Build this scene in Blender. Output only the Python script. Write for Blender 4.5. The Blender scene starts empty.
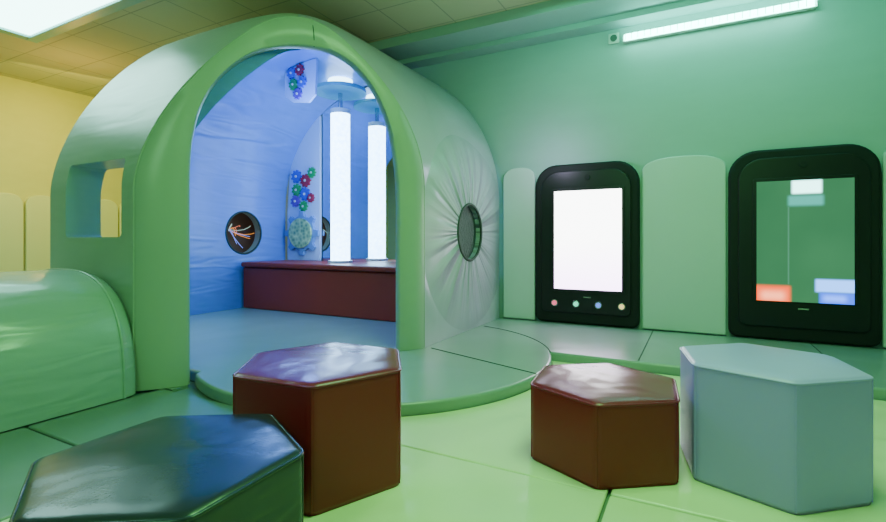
import bpy, bmesh, math, random
from mathutils import Vector, Matrix
random.seed(4)
C = bpy.context.scene.collection
pi = math.pi

# ---------------------------------------------------------------- materials
def nt(name):
    m = bpy.data.materials.new(name); m.use_nodes = True
    t = m.node_tree; b = t.nodes.get('Principled BSDF')
    return m, t, b
def N(t, typ, **kw):
    n = t.nodes.new(typ)
    for k, v in kw.items(): setattr(n, k, v)
    return n
def math_node(t, op, a, b=None):
    n = N(t, 'ShaderNodeMath', operation=op)
    for i, v in enumerate((a, b)):
        if v is None: continue
        if isinstance(v, (int, float)): n.inputs[i].default_value = v
        else: t.links.new(v, n.inputs[i])
    return n.outputs[0]

def vinyl(name, col, rough=0.38, bump=0.35, scale=2.2, hole=None, vary=0.12, dist=0.05, stretch=(1, 1, 1), fold=0.0):
    m, t, b = nt(name)
    geo = N(t, 'ShaderNodeNewGeometry')
    mp = N(t, 'ShaderNodeMapping'); mp.inputs['Scale'].default_value = stretch
    t.links.new(geo.outputs['Position'], mp.inputs['Vector'])
    n1 = N(t, 'ShaderNodeTexNoise'); n1.inputs['Scale'].default_value = scale
    n1.inputs['Detail'].default_value = 1.5; n1.inputs['Distortion'].default_value = .5
    t.links.new(mp.outputs[0], n1.inputs['Vector'])
    r = n1.outputs['Fac']
    if fold:   # long soft tension folds
        mp2 = N(t, 'ShaderNodeMapping'); mp2.inputs['Rotation'].default_value = (.7, .3, .5); mp2.inputs['Scale'].default_value = (1, 1, 5)
        t.links.new(geo.outputs['Position'], mp2.inputs['Vector'])
        n4 = N(t, 'ShaderNodeTexNoise'); n4.inputs['Scale'].default_value = scale * 1.1; n4.inputs['Detail'].default_value = 1.0; n4.inputs['Distortion'].default_value = .9
        t.links.new(mp2.outputs[0], n4.inputs['Vector'])
        r = math_node(t, 'ADD', r, math_node(t, 'MULTIPLY', n4.outputs['Fac'], fold))
    n2 = N(t, 'ShaderNodeTexNoise'); n2.inputs['Scale'].default_value = 120
    t.links.new(geo.outputs['Position'], n2.inputs['Vector'])
    h = math_node(t, 'ADD', r, math_node(t, 'MULTIPLY', n2.outputs['Fac'], 0.012))
    if hole is not None:
        cx, cy, cz, amp = hole
        sub = N(t, 'ShaderNodeVectorMath', operation='SUBTRACT')
        t.links.new(geo.outputs['Position'], sub.inputs[0]); sub.inputs[1].default_value = (cx, cy, cz)
        mul = N(t, 'ShaderNodeVectorMath', operation='MULTIPLY')
        t.links.new(sub.outputs[0], mul.inputs[0]); mul.inputs[1].default_value = (0, 1, 1)
        ln = N(t, 'ShaderNodeVectorMath', operation='LENGTH'); t.links.new(mul.outputs[0], ln.inputs[0])
        no = N(t, 'ShaderNodeVectorMath', operation='NORMALIZE'); t.links.new(mul.outputs[0], no.inputs[0])
        n3 = N(t, 'ShaderNodeTexNoise'); n3.inputs['Scale'].default_value = 4.2; n3.inputs['Detail'].default_value = 2.0
        t.links.new(no.outputs[0], n3.inputs['Vector'])
        fall = math_node(t, 'MAXIMUM', math_node(t, 'SUBTRACT', 1.0, ln.outputs['Value']), 0.0)
        h = math_node(t, 'ADD', math_node(t, 'MULTIPLY', h, 0.3), math_node(t, 'MULTIPLY', math_node(t, 'MULTIPLY', n3.outputs['Fac'], fall), amp))
    bp = N(t, 'ShaderNodeBump'); bp.inputs['Strength'].default_value = bump; bp.inputs['Distance'].default_value = dist
    t.links.new(h, bp.inputs['Height']); t.links.new(bp.outputs[0], b.inputs['Normal'])
    cr = N(t, 'ShaderNodeMix', data_type='RGBA')
    cr.inputs[6].default_value = (*[c * (1 - vary) for c in col], 1); cr.inputs[7].default_value = (*[min(1, c * (1 + vary)) for c in col], 1)
    t.links.new(n1.outputs['Fac'], cr.inputs[0]); t.links.new(cr.outputs[2], b.inputs['Base Color'])
    b.inputs['Roughness'].default_value = rough
    b.inputs['Coat Weight'].default_value = 0.15; b.inputs['Coat Roughness'].default_value = 0.3
    return m
def plain(name, col, rough=0.5, metal=0.0):
    m, t, b = nt(name)
    n1 = N(t, 'ShaderNodeTexNoise'); n1.inputs['Scale'].default_value = 30
    cr = N(t, 'ShaderNodeMix', data_type='RGBA')
    cr.inputs[6].default_value = (*[c * .95 for c in col], 1); cr.inputs[7].default_value = (*[min(1, c * 1.05) for c in col], 1)
    t.links.new(n1.outputs['Fac'], cr.inputs[0]); t.links.new(cr.outputs[2], b.inputs['Base Color'])
    b.inputs['Roughness'].default_value = rough; b.inputs['Metallic'].default_value = metal
    return m
def emit(name, col, s):
    m, t, b = nt(name)
    b.inputs['Base Color'].default_value = (*[c * .3 for c in col], 1)
    b.inputs['Emission Color'].default_value = (*col, 1); b.inputs['Emission Strength'].default_value = s
    return m

HOLE_R = (-2.08, 4.53, 1.08)
HOLE_L = (-5.56, 4.60, 1.10)
M_green = vinyl('vinyl_sage', (.36, .46, .34), .34, .4, 1.3, fold=.3)
M_right = vinyl('vinyl_sage_puckered', (.42, .43, .50), .3, 1.0, 1.6, hole=(*HOLE_R, 3.0), dist=.15)
M_bluelit = vinyl('vinyl_lining_bluelit', (.13, .26, .70), .28, .6, 1.3, fold=.7)  # grey vinyl lining, with the den's blue light put into its colour
M_rim = vinyl('vinyl_rim', (.35, .41, .33), .36, .25, 1.3)
M_bol = vinyl('vinyl_teal_bolster', (.30, .42, .36), .25, .5, 1.8, fold=.5)
M_plat = vinyl('vinyl_platform', (.26, .33, .32), .27, .35, 1.4)
M_mat_l = vinyl('vinyl_mat_light', (.78, .80, .46), .2, .6, 1.8, fold=.35)
M_mat_g = vinyl('vinyl_mat_grey', (.17, .23, .19), .24, .4, 1.6)
M_maroon = vinyl('vinyl_maroon', (.30, .004, .012), .45, .15, 2.0)
M_maroon2 = vinyl('vinyl_maroon_top', (.28, .010, .03), .26, .55, 3.5, fold=.3)  # same maroon as the sides, bluish reflection tinted into the colour
M_dark = vinyl('vinyl_dark_navy', (.018, .024, .040), .27, .4, 3.0, fold=.3)
M_bgrey = vinyl('vinyl_blue_grey', (.46, .34, .92), .38, .2, 1.5)
M_pad = vinyl('vinyl_wall_pad', (.58, .66, .68), .5, .06, 1.5, vary=.04)
M_pady = vinyl('vinyl_wall_pad_cream', (.76, .78, .34), .5, .1, 1.5, vary=.04)
M_wall = plain('paint_wall', (.36, .49, .50), .6)
M_wally = plain('paint_wall_cream', (.66, .64, .22), .7)
M_black = plain('black_plastic', (.004, .003, .006), .4)
M_black2 = plain('black_foam', (.003, .002, .005), .7)
M_seam = plain('seam_dark', (.03, .05, .04), .7)
M_mirror = plain('mirror', (.85, .92, .92), .02, 1.0)
M_white = plain('white_plastic', (.7, .72, .7), .4)
M_steel = plain('steel', (.5, .55, .55), .25, 1)
M_brown = plain('brown_lining', (.12, .05, .015), .7)
M_hole_dark = vinyl('hole_shade_green', (.03, .06, .05), .6, .6, 40)  # dimness inside the right hole, painted as dark green

def tiles():
    m, t, b = nt('ceiling_tiles')
    geo = N(t, 'ShaderNodeNewGeometry')
    br = N(t, 'ShaderNodeTexBrick'); br.offset = 0
    br.inputs['Scale'].default_value = 1.0
    br.inputs['Brick Width'].default_value = .6; br.inputs['Row Height'].default_value = .6
    br.inputs['Mortar Size'].default_value = .008
    br.inputs['Color1'].default_value = (.58, .56, .38, 1); br.inputs['Color2'].default_value = (.55, .54, .36, 1)
    br.inputs['Mortar'].default_value = (.36, .37, .26, 1)
    t.links.new(geo.outputs['Position'], br.inputs['Vector'])
    t.links.new(br.outputs['Color'], b.inputs['Base Color']); b.inputs['Roughness'].default_value = .85
    return m
M_ceil = tiles()

# ---------------------------------------------------------------- mesh helpers
def mk(name, verts, faces, mats, parent=None, smooth=False, recalc=True):
    me = bpy.data.meshes.new(name); me.from_pydata(verts, [], faces)
    if recalc:
        bm = bmesh.new(); bm.from_mesh(me)
        bmesh.ops.recalc_face_normals(bm, faces=bm.faces); bm.to_mesh(me); bm.free()
    for m in (mats if isinstance(mats, (list, tuple)) else [mats]): me.materials.append(m)
    if smooth: me.shade_smooth()
    o = bpy.data.objects.new(name, me); C.objects.link(o)
    if parent: o.parent = parent
    return o
def empty(name, loc=(0, 0, 0)):
    e = bpy.data.objects.new(name, None); e.empty_display_size = .1; C.objects.link(e)
    return e
def bevel(o, w, seg=3, ang=35):
    b = o.modifiers.new('bev', 'BEVEL'); b.width = w; b.segments = seg; b.limit_method = 'ANGLE'; b.angle_limit = math.radians(ang)
    o.data.shade_smooth()
    wn = o.modifiers.new('wn', 'WEIGHTED_NORMAL'); wn.keep_sharp = True
    return o
def box(name, x0, x1, y0, y1, z0, z1, mat, parent=None, bev=0):
    v = [(x, y, z) for z in (z0, z1) for x, y in ((x0, y0), (x1, y0), (x1, y1), (x0, y1))]
    f = [(3, 2, 1, 0), (4, 5, 6, 7), (0, 1, 5, 4), (1, 2, 6, 5), (2, 3, 7, 6), (3, 0, 4, 7)]
    o = mk(name, v, f, mat, parent)
    if bev: bevel(o, bev)
    return o
def prism(name, pts, z0, z1, mat, parent=None, bev=0):
    n = len(pts)
    v = [(x, y, z0) for x, y in pts] + [(x, y, z1) for x, y in pts]
    f = [tuple(reversed(range(n))), tuple(range(n, 2 * n))] + [(i, (i + 1) % n, n + (i + 1) % n, n + i) for i in range(n)]
    o = mk(name, v, f, mat, parent)
    if bev: bevel(o, bev)
    return o
def plate(name, pts, ya, yb, mat, parent=None, bev=0, axis='Y'):
    n = len(pts)
    if axis == 'Y':
        v = [(x, ya, z) for x, z in pts] + [(x, yb, z) for x, z in pts]
    else:
        v = [(ya, x, z) for x, z in pts] + [(yb, x, z) for x, z in pts]
    f = [tuple(reversed(range(n))), tuple(range(n, 2 * n))] + [(i, (i + 1) % n, n + (i + 1) % n, n + i) for i in range(n)]
    o = mk(name, v, f, mat, parent)
    if bev: bevel(o, bev)
    return o
def rrect(x0, x1, z0, z1, rb, rt, seg=8):
    p = []
    for cx, cz, a0, r in ((x1 - rb, z0 + rb, -90, rb), (x1 - rt, z1 - rt, 0, rt), (x0 + rt, z1 - rt, 90, rt), (x0 + rb, z0 + rb, 180, rb)):
        for i in range(seg + 1):
            a = math.radians(a0 + 90 * i / seg); p.append((cx + r * math.cos(a), cz + r * math.sin(a)))
    return p
def cyl(name, c, r, h, mat, parent=None, axis='Z', seg=40, bev=0):
    v = []; f = []
    for k in (0, 1):
        for i in range(seg):
            a = 2 * pi * i / seg
            if axis == 'Z': v.append((c[0] + r * math.cos(a), c[1] + r * math.sin(a), c[2] + h * k))
            elif axis == 'Y': v.append((c[0] + r * math.cos(a), c[1] + h * k, c[2] + r * math.sin(a)))
            else: v.append((c[0] + h * k, c[1] + r * math.cos(a), c[2] + r * math.sin(a)))
    f = [tuple(range(seg)), tuple(range(seg, 2 * seg))] + [(i, (i + 1) % seg, seg + (i + 1) % seg, seg + i) for i in range(seg)]
    o = mk(name, v, f, mat, parent)
    bevel(o, bev if bev else .002, 2)
    return o
def curve(name, pts, r, mat, parent=None, cyclic=False):
    cu = bpy.data.curves.new(name, 'CURVE'); cu.dimensions = '3D'; cu.bevel_depth = r; cu.bevel_resolution = 3
    s = cu.splines.new('POLY'); s.points.add(len(pts) - 1)
    for i, p in enumerate(pts): s.points[i].co = (*p, 1)
    s.use_cyclic_u = cyclic
    cu.materials.append(mat)
    o = bpy.data.objects.new(name, cu); C.objects.link(o)
    if parent: o.parent = parent
    return o
def bake(o, cutters=()):
    for c in cutters:
        m = o.modifiers.new('cut', 'BOOLEAN'); m.object = c; m.operation = 'DIFFERENCE'; m.solver = 'EXACT'
    bpy.context.view_layer.update()
    dg = bpy.context.evaluated_depsgraph_get()
    me = bpy.data.meshes.new_from_object(o.evaluated_get(dg))
    o.modifiers.clear(); o.data = me
    for c in cutters: bpy.data.objects.remove(c)
    return o

# ---------------------------------------------------------------- room
XL, XR, YF, YB, ZC = -9.15, 3.4, -2.6, 5.46, 3.45
box('floor', XL, XR, YF, YB, -.12, -.02, M_mat_g)
box('ceiling', XL, XR, YF, YB, ZC, ZC + .1, M_ceil)
box('wall_back', XL, XR, YB, YB + .1, -.12, ZC, M_wall)
box('wall_front', XL, XR, YF - .1, YF, -.12, ZC, M_wall)
box('wall_left', XL - .1, XL, YF, YB, -.12, ZC, M_wally)
box('wall_right', XR, XR + .1, YF, YB, -.12, ZC, M_wall)
box('trim_1', XL, XR, 4.85, YB, 3.34, ZC, M_wall)
box('trim_2', XL, XR, 5.25, YB, 3.28, 3.34, M_wall)

def mat(name, pts, z1, m):
    return prism(name, pts, -.02, z1, m, bev=.018)
g = .006
def rect(x0, x1, y0, y1): return [(x0 + g, y0 + g), (x1 - g, y0 + g), (x1 - g, y1 - g), (x0 + g, y1 - g)]
for nme, r, mt in (
    ('floor_mat', (-.31, 3.38, 1.98, 3.94), M_mat_l), ('floor_mat', (-.31, 1.2, -.2, 1.98), M_mat_l), ('floor_mat', (1.2, 3.38, -.2, 1.98), M_mat_l),
    ('floor_mat', (-2.2, -.31, -.2, 1.98), M_mat_l), ('floor_mat', (-2.2, 3.38, -2.5, -.2), M_mat_l),
    ('floor_mat', (-3.19, -2.2, 1.23, 1.98), M_mat_g), ('floor_mat', (-3.19, -2.2, -.2, 1.23), M_mat_g), ('floor_mat', (-5.2, -2.2, -2.5, -.2), M_mat_g)):
    mat(nme, rect(*r), 0, mt)
def arc(cx, cy, r, a0, a1, n=40): return [(cx + r * math.cos(math.radians(a0 + (a1 - a0) * i / n)), cy + r * math.sin(math.radians(a0 + (a1 - a0) * i / n))) for i in range(n + 1)]
aa = arc(-2.4, 3.4, 1.437, 22.3, -96.5)
mat('floor_mat', [(-.316, 1.972), (-.316, 3.94)] + [p for p in aa if p[1] > 1.99], 0, M_mat_l)
box('floor_mat', -5.6, -3.1, 1.99, 2.1, -.02, -.001, M_mat_g)

# platform
pp = [(3.38, 5.38), (3.38, 3.95)] + arc(-2.4, 3.4, 1.43, 22.6, -119, 60) + [(-3.12, 2.2), (-4.4, 2.2), (-5.55, 3.1), (-5.55, 5.38)]
plat = prism('padded_platform', pp, -.02, .07, M_plat, bev=.02)
curve('seam_1', [(x, y, .071) for x, y in arc(-2.4, 3.4, 1.43, 22, 75)], .004, M_seam, plat)
curve('seam_2', [(-2.02, 3.6, .071), (-.99, 3.25, .071)], .004, M_seam, plat)
for i, x in enumerate((-.4, .9, 2.2)): curve('seam_%d' % (3 + i), [(x, 3.97, .071), (x, 5.38, .071)], .004, M_seam, plat)

# ---------------------------------------------------------------- den shell
def zB(X): return 1.45 + 1.8 * math.sqrt(max(0, 1 - ((X + 3.88) / 1.8) ** 2))
def zA(Y):
    if Y > 3.62: return 3.25 + (Y - 3.62) * .8
    t = min(1, max(0, (3.62 - Y) / 1.77)); return 1.35 + 1.9 * (1 - t ** 1.5) ** .6
def smin(a, b, k=.40):
    h = max(k - abs(a - b), 0) / k; return min(a, b) - h * h * k / 4
def ztop(x, y, z):
    return z if z < 1.36 else smin(zA(y), zB(x))
def hipX(z): return -3.88 + 1.8 * math.sqrt(max(0, 1 - (max(0, z - 1.45) / 1.8) ** 2))
def hipY(z):
    q = min(1, max(0, (z - 1.35) / 1.9)) ** (1 / .6); return 3.62 - 1.77 * (max(0, 1 - q)) ** (1 / 1.5)
SL = 1.73 / 1.22
def Ycut(X): return 1.85 + (X + 3.3) * SL
def Xcut(Y): return -3.3 + (Y - 1.85) / SL

den = empty('padded_play_den')
def skin(name, rows, mats, thick=.1):
    n = len(rows[0]); v = [(p[0], p[1], ztop(*p)) for r in rows for p in r]; f = []
    for i in range(len(rows) - 1):
        for j in range(n - 1):
            f.append((i * n + j, i * n + j + 1, (i + 1) * n + j + 1, (i + 1) * n + j))
    c0 = Vector((-3.88, 3.62, .8)); tot = 0
    for q in f:
        a, b_, c_, d_ = [Vector(v[i]) for i in q]
        nr = (c_ - a).cross(d_ - b_); tot += nr.dot((a + b_ + c_ + d_) / 4 - c0)
    if tot < 0: f = [q[::-1] for q in f]
    o = mk(name, v, f, mats, den, recalc=False)
    s = o.modifiers.new('sol', 'SOLIDIFY'); s.thickness = thick; s.offset = -1; s.material_offset = 1; s.material_offset_rim = 1; s.use_quality_normals = True
    return o
def lerp(a, b, t): return a + (b - a) * t
rows = []
prof = [(1.85, z) for z in (0, .45, .9, 1.2)] + [(y, zA(y)) for y in [3.62 - 1.77 * math.cos(k / 30 * pi / 2) for k in range(31)]]
for y, z in prof:
    xe = min(Xcut(y), hipX(z)); rows.append([(lerp(-4.4, xe, k / 24), y, z) for k in range(25)])
A = skin('front_skin', rows, [M_green, M_bluelit], .24)
win = box('cut', -4.17, -3.44, 1.5, 2.4, 1.02, 1.56, M_green)
bevel(win, .03)
bake(A, [win])
rows = []
prof = [(-2.08, z) for z in (.072, .5, 1.0, 1.3)] + [(-3.88 + 1.8 * math.cos(k / 30 * pi / 2), None) for k in range(31)]
for x, z in prof:
    if z is None: z = zB(x)
    ys = max(Ycut(x), hipY(z)) if z > 1.46 else Ycut(x)
    rows.append([(x, lerp(ys, 5.355, k / 24), z) for k in range(25)])
B = skin('side_skin', rows, [M_right, M_bluelit], .12)
c1 = cyl('cut', (-2.6, HOLE_R[1], HOLE_R[2]), .29, 1.0, M_green, axis='X', seg=48)
bake(B, [c1])
rows = []
prof = [(-5.68, z) for z in (-.0, .5, 1.0, 1.3)] + [(-3.88 - 1.8 * math.cos(k / 30 * pi / 2), None) for k in range(31)]
for x, z in prof:
    if z is None: z = zB(x)
    ys = hipY(z) if x > -4.4 else 3.1
    rows.append([(x, lerp(ys, 5.355, k / 24), z) for k in range(25)])
D = skin('far_skin', rows, [M_green, M_bluelit], .12)
c2 = cyl('cut', (-6.0, HOLE_L[1], HOLE_L[2]), .29, 1.0, M_green, axis='X', seg=48)
bake(D, [c2])
for o in (A, B, D):
    o.data.shade_smooth()
    o.data.set_sharp_from_angle(angle=math.radians(35))
for (cx, cy, cz), nm in ((HOLE_R, 'hole_ring_1'), (HOLE_L, 'hole_ring_2')):
    curve(nm, [(cx, cy + .29 * math.cos(a * pi / 24), cz + .29 * math.sin(a * pi / 24)) for a in range(48)], .014, M_seam, den, True)
cyl('hole_dark_disc', (-2.15, HOLE_R[1], HOLE_R[2]), .288, .008, M_hole_dark, den, 'X', 40)  # dark disc added in the opening, standing in for the shaded interior

# arch rim
nin = Vector((-.817, .576))
def S(s): return (-3.3 + s * .576, 1.85 + s * .817)
Ltot = 2.118
outer = [(0, 0), (0, .5), (0, 1.0)]
K = 60
for k in range(K + 1):
    s = Ltot / 2 * (1 - math.cos(pi * k / K)); x, y = S(s); outer.append((s, smin(zA(y), zB(x))))
outer += [(Ltot, 1.0), (Ltot, .5), (Ltot, .072)]
inner_c = [(.33, 0), (.33, .8), (.33, 1.4), (.345, 1.68), (.39, 1.9), (.475, 2.09), (.59, 2.24), (.73, 2.36), (.87, 2.43), (1.0, 2.47), (1.15, 2.49), (1.3, 2.485), (1.45, 2.43), (1.57, 2.34), (1.67, 2.22), (1.76, 2.05), (1.82, 1.86), (1.86, 1.62), (1.88, 1.35), (1.88, .8), (1.88, .072)]
def resample(p, n):
    L = [0]
    for a, b in zip(p, p[1:]): L.append(L[-1] + math.hypot(b[0] - a[0], b[1] - a[1]))
    out = []; j = 0
    for i in range(n):
        t = L[-1] * i / (n - 1)
        while j < len(L) - 2 and L[j + 1] < t: j += 1
        u = (t - L[j]) / max(1e-9, L[j + 1] - L[j]); out.append((lerp(p[j][0], p[j + 1][0], u), lerp(p[j][1], p[j + 1][1], u)))
    return out
def catmull(p, m=5):
    o = []
    for i in range(len(p) - 1):
        p0 = p[max(0, i - 1)]; p1 = p[i]; p2 = p[i + 1]; p3 = p[min(len(p) - 1, i + 2)]
        for k in range(m):
            t = k / m
            o.append(tuple(.5 * (2 * p1[d] + (p2[d] - p0[d]) * t + (2 * p0[d] - 5 * p1[d] + 4 * p2[d] - p3[d]) * t * t + (3 * p1[d] - p0[d] - 3 * p2[d] + p3[d]) * t ** 3) for d in (0, 1)))
    return o + [p[-1]]
NR = 90
O = resample(outer, NR); I = resample(catmull(inner_c), NR)
v = []; f = []
def P3(s, z, off):
    x, y = S(s); return (x + nin.x * off, y + nin.y * off, z)
for i in range(NR):
    o_, n_ = O[i], I[i]
    mid = (lerp(o_[0], n_[0], .5), lerp(o_[1], n_[1], .5))
    v += [P3(*o_, .0), P3(lerp(o_[0], n_[0], .06), lerp(o_[1], n_[1], .06), -.018), P3(*mid, -.03), P3(lerp(o_[0], n_[0], .94), lerp(o_[1], n_[1], .94), -.018), P3(*n_, .0), P3(*n_, .06), P3(*mid, .08)]
M = 7
for i in range(NR - 1):
    for j in range(M):
        j2 = (j + 1) % M; f.append((i * M + j, i * M + j2, (i + 1) * M + j2, (i + 1) * M + j))
f += [tuple(range(M)), tuple((NR - 1) * M + j for j in range(M))]
rim = mk('arch_rim', v, f, M_rim, den, smooth=True)
rim.data.set_sharp_from_angle(angle=math.radians(50))
curve('rim_seam', [P3(O[i][0], O[i][1], -.002) for i in range(NR)], .006, M_rim, den)
k0 = min(range(NR), key=lambda i: abs(O[i][0] - 1.13))
curve('apex_seam', [P3(lerp(O[k0][0], I[k0][0], t), lerp(O[k0][1], I[k0][1], t), -.002 - .027 * math.sin(pi * t)) for t in [i / 8 for i in range(9)]], .004, M_seam, den)

# bench
bench = empty('padded_bench')
M_bench = vinyl('vinyl_brown_bench', (.34, .025, .012), .42, .15, 2.0)
box('seat_base', -5.5, -2.24, 4.53, 5.34, .072, .63, M_bench, bench, .02)
box('seat_pad', -5.5, -2.24, 4.49, 5.34, .634, .70, M_bench, bench, .02)

mp = [(-2.24, .7), (-2.24, 1.5)] + [(x, zB(x) - .14) for x in [-2.3 - k * .1 for k in range(26)] if zB(x) > 1.6]
mp = [p for p in mp if p[0] > -4.82] + [(-4.82, zB(-4.82) - .14), (-4.82, .7)]
plate('wall_mirror', mp, 5.36, 5.385, M_mirror)
gb = empty('gear_activity_board')
bp_ = [(-4.86, .702), (-4.86, zB(-4.86) - .15)] + [(x, zB(x) - .15) for x in [-4.95 - k * .07 for k in range(8)]] + [(-5.50, 1.4), (-5.50, .702)]
M_board = plain('board_pale_blue', (.50, .62, .90), .4)
plate('board', bp_, 5.34, 5.38, M_board, gb)
def gear(name, cx, cz, y, r, mat, parent, teeth=9, depth=.03):
    p = []
    for i in range(teeth):
        a = 2 * pi * i / teeth
        for da, rr in ((-.25, .78), (-.14, 1), (.14, 1), (.25, .78)):
            t = a + da * 2 * pi / teeth; p.append((cx + r * rr * math.cos(t), cz + r * rr * math.sin(t)))
    plate(name, p, y, y + depth, mat, parent)
    cyl(name + '_hub', (cx, y - .01, cz), r * .2, .02, M_white, parent, 'Y', 16)
cols = [plain('gear_red', (.5, .02, .05)), plain('gear_blue', (.02, .06, .6)), plain('gear_green', (.02, .35, .08)), plain('gear_purple', (.16, .03, .45))]
gl = [(-5.3, 1.95, .10, 1), (-5.12, 1.88, .10, 0), (-5.30, 1.75, .09, 2), (-5.13, 1.68, .10, 1), (-5.32, 1.58, .09, 3), (-5.16, 1.50, .08, 2), (-5.0, 1.99, .08, 2), (-5.02, 1.62, .07, 0)]
for i, (x, z, r, c) in enumerate(gl): gear('gear_%d' % i, x, z, 5.31, r, cols[c], gb)
gear('gear_big', -5.18, 1.10, 5.29, .33, plain('gear_pale_blue', (.16, .30, .62)), gb, 8, .05)
def speck():
    m, t, b = nt('kaleidoscope'); vz = N(t, 'ShaderNodeTexVoronoi'); vz.inputs['Scale'].default_value = 18
    r = N(t, 'ShaderNodeValToRGB'); r.color_ramp.elements[0].color = (.03, .2, .10, 1); r.color_ramp.elements[1].color = (.7, .85, .4, 1)
    geo = N(t, 'ShaderNodeNewGeometry'); t.links.new(geo.outputs['Position'], vz.inputs['Vector'])
    t.links.new(vz.outputs['Distance'], r.inputs[0]); t.links.new(r.outputs[0], b.inputs['Base Color'])
    return m
cyl('gear_window', (-5.18, 5.26, 1.10), .22, .03, speck(), gb, 'Y')
hb = empty('hanging_gear_board')
plate('board', [(-4.42, 2.74), (-4.30, 2.66), (-4.04, 2.62), (-3.94, 2.70), (-3.92, 3.12), (-4.42, 3.08)], 4.25, 4.28, M_board, hb)
for i, (x, z, c) in enumerate([(-4.3, 3.0, 1), (-4.17, 3.02, 0), (-4.27, 2.86, 2), (-4.13, 2.87, 1), (-4.2, 2.74, 3)]): gear('gear_%d' % i, x, z, 4.225, .07, cols[c], hb)

# bubble tube
bt = empty('bubble_tube')
def tube_mat():
    m, t, b = nt('bubble_tube_glow')
    geo = N(t, 'ShaderNodeNewGeometry'); vz = N(t, 'ShaderNodeTexVoronoi'); vz.inputs['Scale'].default_value = 22
    t.links.new(geo.outputs['Position'], vz.inputs['Vector'])
    r = N(t, 'ShaderNodeValToRGB'); r.color_ramp.elements[0].color = (.5, .82, 1, 1); r.color_ramp.elements[1].color = (.25, .55, 1, 1)
    t.links.new(vz.outputs['Distance'], r.inputs[0]); t.links.new(r.outputs[0], b.inputs['Emission Color'])
    b.inputs['Emission Strength'].default_value = 12
    return m
cyl('base_collar', (-4.15, 4.95, .702), .16, .03, M_white, bt)
cyl('tube', (-4.15, 4.95, .733), .125, 1.92, tube_mat(), bt)
cyl('tube_cap', (-4.15, 4.95, 2.65), .13, .06, M_white, bt)
cyl('mount_rod', (-4.15, 4.95, 2.71), .03, .24, M_steel, bt)
cyl('mount_plate', (-4.15, 4.95, 2.93), .34, .05, plain('teal_plate', (.12, .45, .5), .2), bt)
cyl('mount_light', (-4.15, 4.95, 2.98), .16, .12, emit('mount_glow', (.5, .85, 1), 8), bt)

# fibre-optic pod fixed to the outside of the left opening
n = 32; v = []; f = []
ringsr = [(-.125, .31), (-.2, .30), (-.31, .24), (-.35, .1), (-.355, .002)]
for dx, r in ringsr:
    for i in range(n):
        a = 2 * pi * i / n; v.append((-5.56 + dx, HOLE_L[1] + r * math.cos(a), HOLE_L[2] + r * math.sin(a)))
for k in range(len(ringsr) - 1):
    for i in range(n): f.append((k * n + i, k * n + (i + 1) % n, (k + 1) * n + (i + 1) % n, (k + 1) * n + i))
mk('fibre_optic_pod', v, f, M_brown, den, smooth=True)
fc = [emit('fibre_%d' % i, c, 1.2) for i, c in enumerate([(1, .35, .05), (.2, .3, 1), (.8, .2, .1), (.4, .6, .5)])]
for i in range(10):
    a = random.uniform(0, 2 * pi); r = random.uniform(.1, .25)
    p = [(-5.88, HOLE_L[1], HOLE_L[2] + .05)]
    for t in (.3, .6, .85, 1): p.append((-5.88 + .28 * t, HOLE_L[1] + r * t * math.cos(a + 1.4 * t), HOLE_L[2] + .05 + r * t * math.sin(a + 1.4 * t) - .12 * t * t))
    curve('strand_%d' % i, p, .004, fc[i % 4], den)

# ---------------------------------------------------------------- bolster
v = []; f = []; n = 36; ys = [.45, .47, .55, 1.0, 1.4, 1.74, 1.80, 1.83]; ins = [.06, .02, 0, 0, 0, 0, .015, .04]
for y, d in zip(ys, ins):
    for i in range(n + 1):
        a = pi * i / n; ca, sa = math.cos(a), math.sin(a)
        rx = .75 - d
        x = -3.95 + rx * (abs(ca) ** .72) * (1 if ca >= 0 else -1); z = (.79 - d) * (abs(sa) ** .72)
        v.append((x, y, max(0, z)))
m_ = n + 1
for k in range(len(ys) - 1):
    for i in range(n): f.append((k * m_ + i, k * m_ + i + 1, (k + 1) * m_ + i + 1, (k + 1) * m_ + i))
    f.append((k * m_, (k + 1) * m_, (k + 1) * m_ + n, k * m_ + n))
f += [tuple(range(m_)), tuple((len(ys) - 1) * m_ + i for i in range(m_))]
bol = mk('half_round_bolster', v, f, M_bol, smooth=True)
bol.data.set_sharp_from_angle(angle=math.radians(50))
curve('piping', [v[5 * m_ + i] for i in range(m_)], .010, M_bol, bol)

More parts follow.
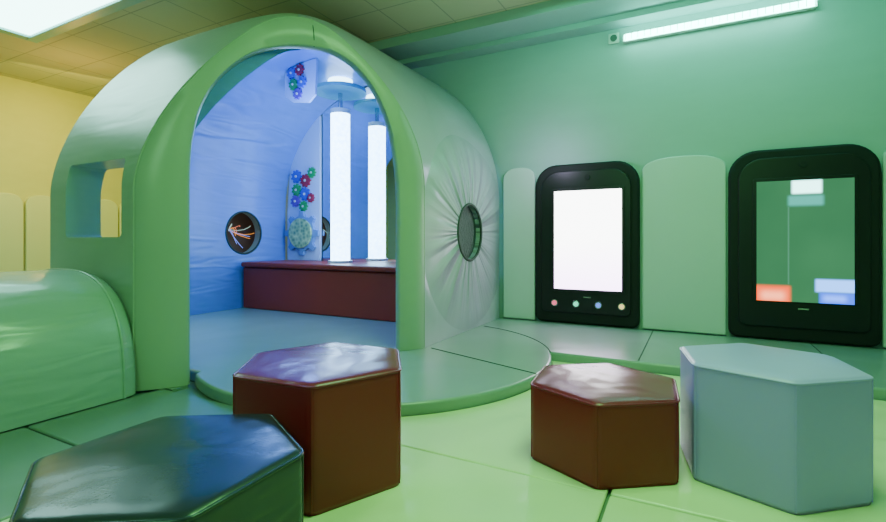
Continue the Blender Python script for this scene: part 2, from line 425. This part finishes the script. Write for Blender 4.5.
# ---------------------------------------------------------------- stools
def hexstool(name, cx, cy, R, h, rot, mb, mtop):
    e = empty(name)
    cr = .03; P = []
    for k in range(6):
        a = math.radians(rot + 60 * k); c = Vector((R * math.cos(a), R * math.sin(a)))
        pv = Vector((R * math.cos(a - pi / 3), R * math.sin(a - pi / 3))); nx = Vector((R * math.cos(a + pi / 3), R * math.sin(a + pi / 3)))
        d1 = (pv - c).normalized(); d2 = (nx - c).normalized()
        q0 = c + d1 * cr; q2 = c + d2 * cr
        for t in (0, .25, .5, .75, 1): P.append((1 - t) ** 2 * q0 + 2 * t * (1 - t) * c + t * t * q2)
        nq = nx - d2 * cr
        for t in (.25, .5, .75): P.append(q2.lerp(nq, t))
    L = len(P)
    rings = [(0.985, 0), (1, .02), (1.004, h * .5), (1, h - .025), (.996, h - .010), (.982, h - .002), (.93, h + .004), (.8, h + .008), (.5, h + .012), (.2, h + .013)]
    v = [(cx + p.x * s, cy + p.y * s, z) for s, z in rings for p in P] + [(cx, cy, h + .013)]
    f = [tuple(reversed(range(L)))]
    for k in range(len(rings) - 1):
        for i in range(L): f.append((k * L + i, k * L + (i + 1) % L, (k + 1) * L + (i + 1) % L, (k + 1) * L + i))
    b = (len(rings) - 1) * L
    for i in range(L): f.append((b + i, b + (i + 1) % L, len(v) - 1))
    o = mk('body', v, f, [mb, mtop], e, smooth=True)
    for fc_ in o.data.polygons:
        if fc_.index > 4 * L: fc_.material_index = 1
    o.modifiers.new('wn', 'WEIGHTED_NORMAL')
    curve('piping', [(cx + p.x * .998, cy + p.y * .998, h - .008) for p in P], .005, mtop, e, True)
    for k in range(6):
        p = P[8 * k + 2]; curve('side_seam_%d' % k, [(cx + p.x, cy + p.y, .01), (cx + p.x * 1.002, cy + p.y * 1.002, h - .01)], .003, mb, e)
hexstool('hexagonal_stool', -1.443, 1.613, .38, .475, -55, M_maroon, M_maroon2)
hexstool('hexagonal_stool', -1.35, .865, .38, .375, 92, M_dark, M_dark)
hexstool('hexagonal_stool', -.385, 2.33, .355, .345, -85, M_maroon, M_maroon2)
hexstool('hexagonal_stool', .258, 2.48, .355, .485, -20, M_bgrey, M_bgrey)

# ---------------------------------------------------------------- wall pads
def pad(name, x0, x1, top, drop=.14, axis='Y', pos=(5.40, 5.455), z0=.072, m=M_pad):
    p = [(x1, z0)]
    for k in range(21):
        a = pi * k / 20; p.append(((x0 + x1) / 2 + (x1 - x0) / 2 * abs(math.cos(a)) ** .75 * (1 if math.cos(a) > 0 else -1), top - drop + drop * math.sin(a) ** .9))
    p.append((x0, z0))
    return plate(name, p, pos[0], pos[1], m, bev=.015, axis=axis)
for x0, x1 in ((-2.05, -1.66), (-.51, .25), (1.41, 2.19), (2.20, 2.98)): pad('wall_pad', x0, x1, 1.85)
y = -1.0
while y < 5.0:
    pad('wall_pad', y, y + .42, 1.70, .18, 'X', (XL + .005, XL + .10), -.02, M_pady); y += .45
x = XL + .1
while x < -6.4:
    pad('wall_pad', x, x + .78, 1.70, z0=-.02, m=M_pady); x += .79

# ---------------------------------------------------------------- interactive panels
def panel(x0, x1, sx0, sx1, kind):
    e = empty('interactive_wall_panel')
    plate('padded_surround', rrect(x0, x1, .075, 1.845, .08, .24), 5.36, 5.455, M_black2, e, .03)
    plate('bezel', rrect(x0 + .08, x1 - .08, .2, 1.76, .06, .2), 5.335, 5.365, M_black, e, .01)
    plate('screen_frame', rrect(sx0 - .03, sx1 + .03, .43, 1.57, .02, .02), 5.325, 5.345, M_black, e, .005)
    cx = (sx0 + sx1) / 2
    cyl('camera_eye', (cx, 5.325, 1.68), .03, .02, M_black2, e, 'Y', 20)
    box('badge', cx - .04, cx + .04, 5.328, 5.336, .372, .384, M_steel, e)
    if kind == 1:
        m, t, b = nt('screen_white')
        geo = N(t, 'ShaderNodeNewGeometry'); sp = N(t, 'ShaderNodeSeparateXYZ'); t.links.new(geo.outputs['Position'], sp.inputs[0])
        r = N(t, 'ShaderNodeValToRGB'); r.color_ramp.elements[0].position = .45; r.color_ramp.elements[0].color = (.85, .55, 1, 1); r.color_ramp.elements[1].color = (1, .97, 1, 1)
        t.links.new(sp.outputs['Z'], r.inputs[0]); t.links.new(r.outputs[0], b.inputs['Emission Color']); b.inputs['Emission Strength'].default_value = 9
        box('screen', sx0, sx1, 5.318, 5.33, .46, 1.54, m, e)
        for i, c in enumerate([(1, .12, .25), (.1, 1, .6), (.12, .25, 1), (1, .75, .25)]):
            xx = sx0 + .0 + i * (sx1 - sx0) / 3
            cyl('button_ring_%d' % i, (xx, 5.322, .30), .038, .02, M_steel, e, 'Y', 24)
            cyl('button_%d' % i, (xx, 5.315, .30), .026, .02, emit('button_glow_%d' % i, c, 1.6), e, 'Y', 24)
    else:
        m, t, b = nt('screen_image')
        geo = N(t, 'ShaderNodeNewGeometry'); sp = N(t, 'ShaderNodeSeparateXYZ'); t.links.new(geo.outputs['Position'], sp.inputs[0])
        w = sx1 - sx0
        def ss(val, a, b_):
            mr = N(t, 'ShaderNodeMapRange', interpolation_type='SMOOTHSTEP')
            t.links.new(val, mr.inputs[0]); mr.inputs[1].default_value = a; mr.inputs[2].default_value = b_; return mr.outputs[0]
        def mask(xa, xb, za, zb, s=.012):
            xa = sx0 + w * xa; xb = sx0 + w * xb
            q = math_node(t, 'MULTIPLY', ss(sp.outputs['X'], xa - s, xa + s), ss(sp.outputs['X'], xb + s, xb - s))
            q2 = math_node(t, 'MULTIPLY', ss(sp.outputs['Z'], za - s, za + s), ss(sp.outputs['Z'], zb + s, zb - s))
            return math_node(t, 'MULTIPLY', q, q2)
        n1 = N(t, 'ShaderNodeTexNoise'); n1.inputs['Scale'].default_value = 1.5
        t.links.new(geo.outputs['Position'], n1.inputs['Vector'])
        base = N(t, 'ShaderNodeMix', data_type='RGBA'); t.links.new(n1.outputs['Fac'], base.inputs[0])
        base.inputs[6].default_value = (.03, .17, .07, 1); base.inputs[7].default_value = (.07, .32, .13, 1)
        cur = base.outputs[2]
        for (ma, col) in (((.34, .70, 1.31, 1.40, .02), (.10, .8, .65)), ((.38, .68, 1.42, 1.535, .016), (2.5, 6, 5.5)), ((-.05, .36, .40, .58, .02), (2.4, .22, .04)), ((.05, .30, .45, .53, .04), (3.5, 1.0, .5)),
                          ((.62, 1.05, .54, .65, .015), (.5, 1.5, 4)), ((.66, 1.05, .40, .535, .015), (.06, .3, 2.4)), ((.70, .92, .46, .51, .03), (.3, .9, 4)), ((.335, .35, .6, 1.3, .004), (.10, .38, .22))):
            mx = N(t, 'ShaderNodeMix', data_type='RGBA'); t.links.new(mask(*ma), mx.inputs[0]); t.links.new(cur, mx.inputs[6]); mx.inputs[7].default_value = (*col, 1)
            cur = mx.outputs[2]
        t.links.new(cur, b.inputs['Emission Color']); b.inputs['Emission Strength'].default_value = 1.0
        b.inputs['Base Color'].default_value = (.02, .03, .03, 1); b.inputs['Roughness'].default_value = .15
        box('screen', sx0, sx1, 5.320, 5.33, .44, 1.54, m, e)
panel(-1.645, -.53, -1.41, -.70, 1)
panel(.265, 1.395, .49, 1.20, 2)

# light strip + socket
ls = empty('wall_light_strip')
box('housing', -.70, .96, 5.39, 5.455, 3.10, 3.17, M_white, ls, .008)
box('tube_glow', -.68, .94, 5.35, 5.39, 3.105, 3.165, emit('strip_glow', (.22, 1, .76), 26), ls, .01)
for i in range(27): box('louvre_%d' % i, -.67 + i * .0615, -.664 + i * .0615, 5.345, 5.35, 3.10, 3.17, M_white, ls)
sk = empty('wall_socket')
box('plate', -.85, -.74, 5.435, 5.455, 3.12, 3.23, M_white, sk, .005)
cyl('outlet', (-.795, 5.42, 3.175), .035, .02, plain('socket_dark', (.1, .12, .1)), sk, 'Y', 24)

# ceiling light panel
cl = empty('ceiling_light_panel')
x0, x1, y0, y1 = -7.1, -4.7, 1.0, 2.85
M_fr = plain('frame_teal', (.25, .5, .45), .4)
box('diffuser', x0 + .12, x1 - .12, y0 + .12, y1 - .12, ZC - .03, ZC - .01, emit('diffuser_glow', (.5, 1, .92), 10), cl)
for nme, b_ in (('frame_a', (x0, x1, y0, y0 + .12)), ('frame_b', (x0, x1, y1 - .12, y1)), ('frame_c', (x0, x0 + .12, y0 + .12, y1 - .12)), ('frame_d', (x1 - .12, x1, y0 + .12, y1 - .12))):
    box(nme, *b_, ZC - .06, ZC - .001, M_fr, cl, .01)

# ---------------------------------------------------------------- lights
def area(name, loc, tgt, sx, sy, e, col):
    l = bpy.data.lights.new(name, 'AREA'); l.shape = 'RECTANGLE'; l.size = sx; l.size_y = sy; l.energy = e; l.color = col
    o = bpy.data.objects.new(name, l); C.objects.link(o); o.location = loc
    o.rotation_euler = (Vector(tgt) - Vector(loc)).to_track_quat('-Z', 'Y').to_euler(); return o
def point(name, loc, e, col, r=.1):
    l = bpy.data.lights.new(name, 'POINT'); l.energy = e; l.color = col; l.shadow_soft_size = r
    o = bpy.data.objects.new(name, l); C.objects.link(o); o.location = loc; return o
area('ceiling_wash_green', (-.1, 2.0, 3.35), (-.2, 2.1, 0), 1.2, 1.0, 112, (.25, 1, .27))
area('front_wash_green', (-.8, -1.8, 3.0), (-3.0, 2.6, 1.6), 1.0, .6, 46, (.26, 1, .40))
area('wall_wash_green', (.2, 4.6, 3.25), (.2, 5.6, 1.6), 3.4, .2, 17, (.06, 1, .56))
area('left_wash_amber', (-7.6, 3.6, 3.1), (-8.8, 4.0, 1.4), 1.4, 1.4, 40, (1, .84, .10))
point('ceiling_amber', (-7.4, 3.4, 2.6), 26, (1, .58, .07), .2)
point('den_blue', (-3.9, 4.0, 2.3), 60, (.18, .38, 1), .15)
point('hole_violet', (-1.4, 4.9, 1.9), 10, (.75, .65, 1), .1)

w = bpy.data.worlds.new('World'); bpy.context.scene.world = w; w.use_nodes = True
w.node_tree.nodes['Background'].inputs[0].default_value = (.1, .5, .25, 1); w.node_tree.nodes['Background'].inputs[1].default_value = .2

# ---------------------------------------------------------------- camera
cam = bpy.data.cameras.new('cam'); co = bpy.data.objects.new('cam', cam); C.objects.link(co)
cam.sensor_width = 36; cam.lens = 480 / 886 * 36; cam.shift_y = -21 / 886; cam.clip_start = .05
co.location = (0, 0, 1); co.rotation_euler = (pi / 2, 0, math.radians(27.9))
bpy.context.scene.camera = co
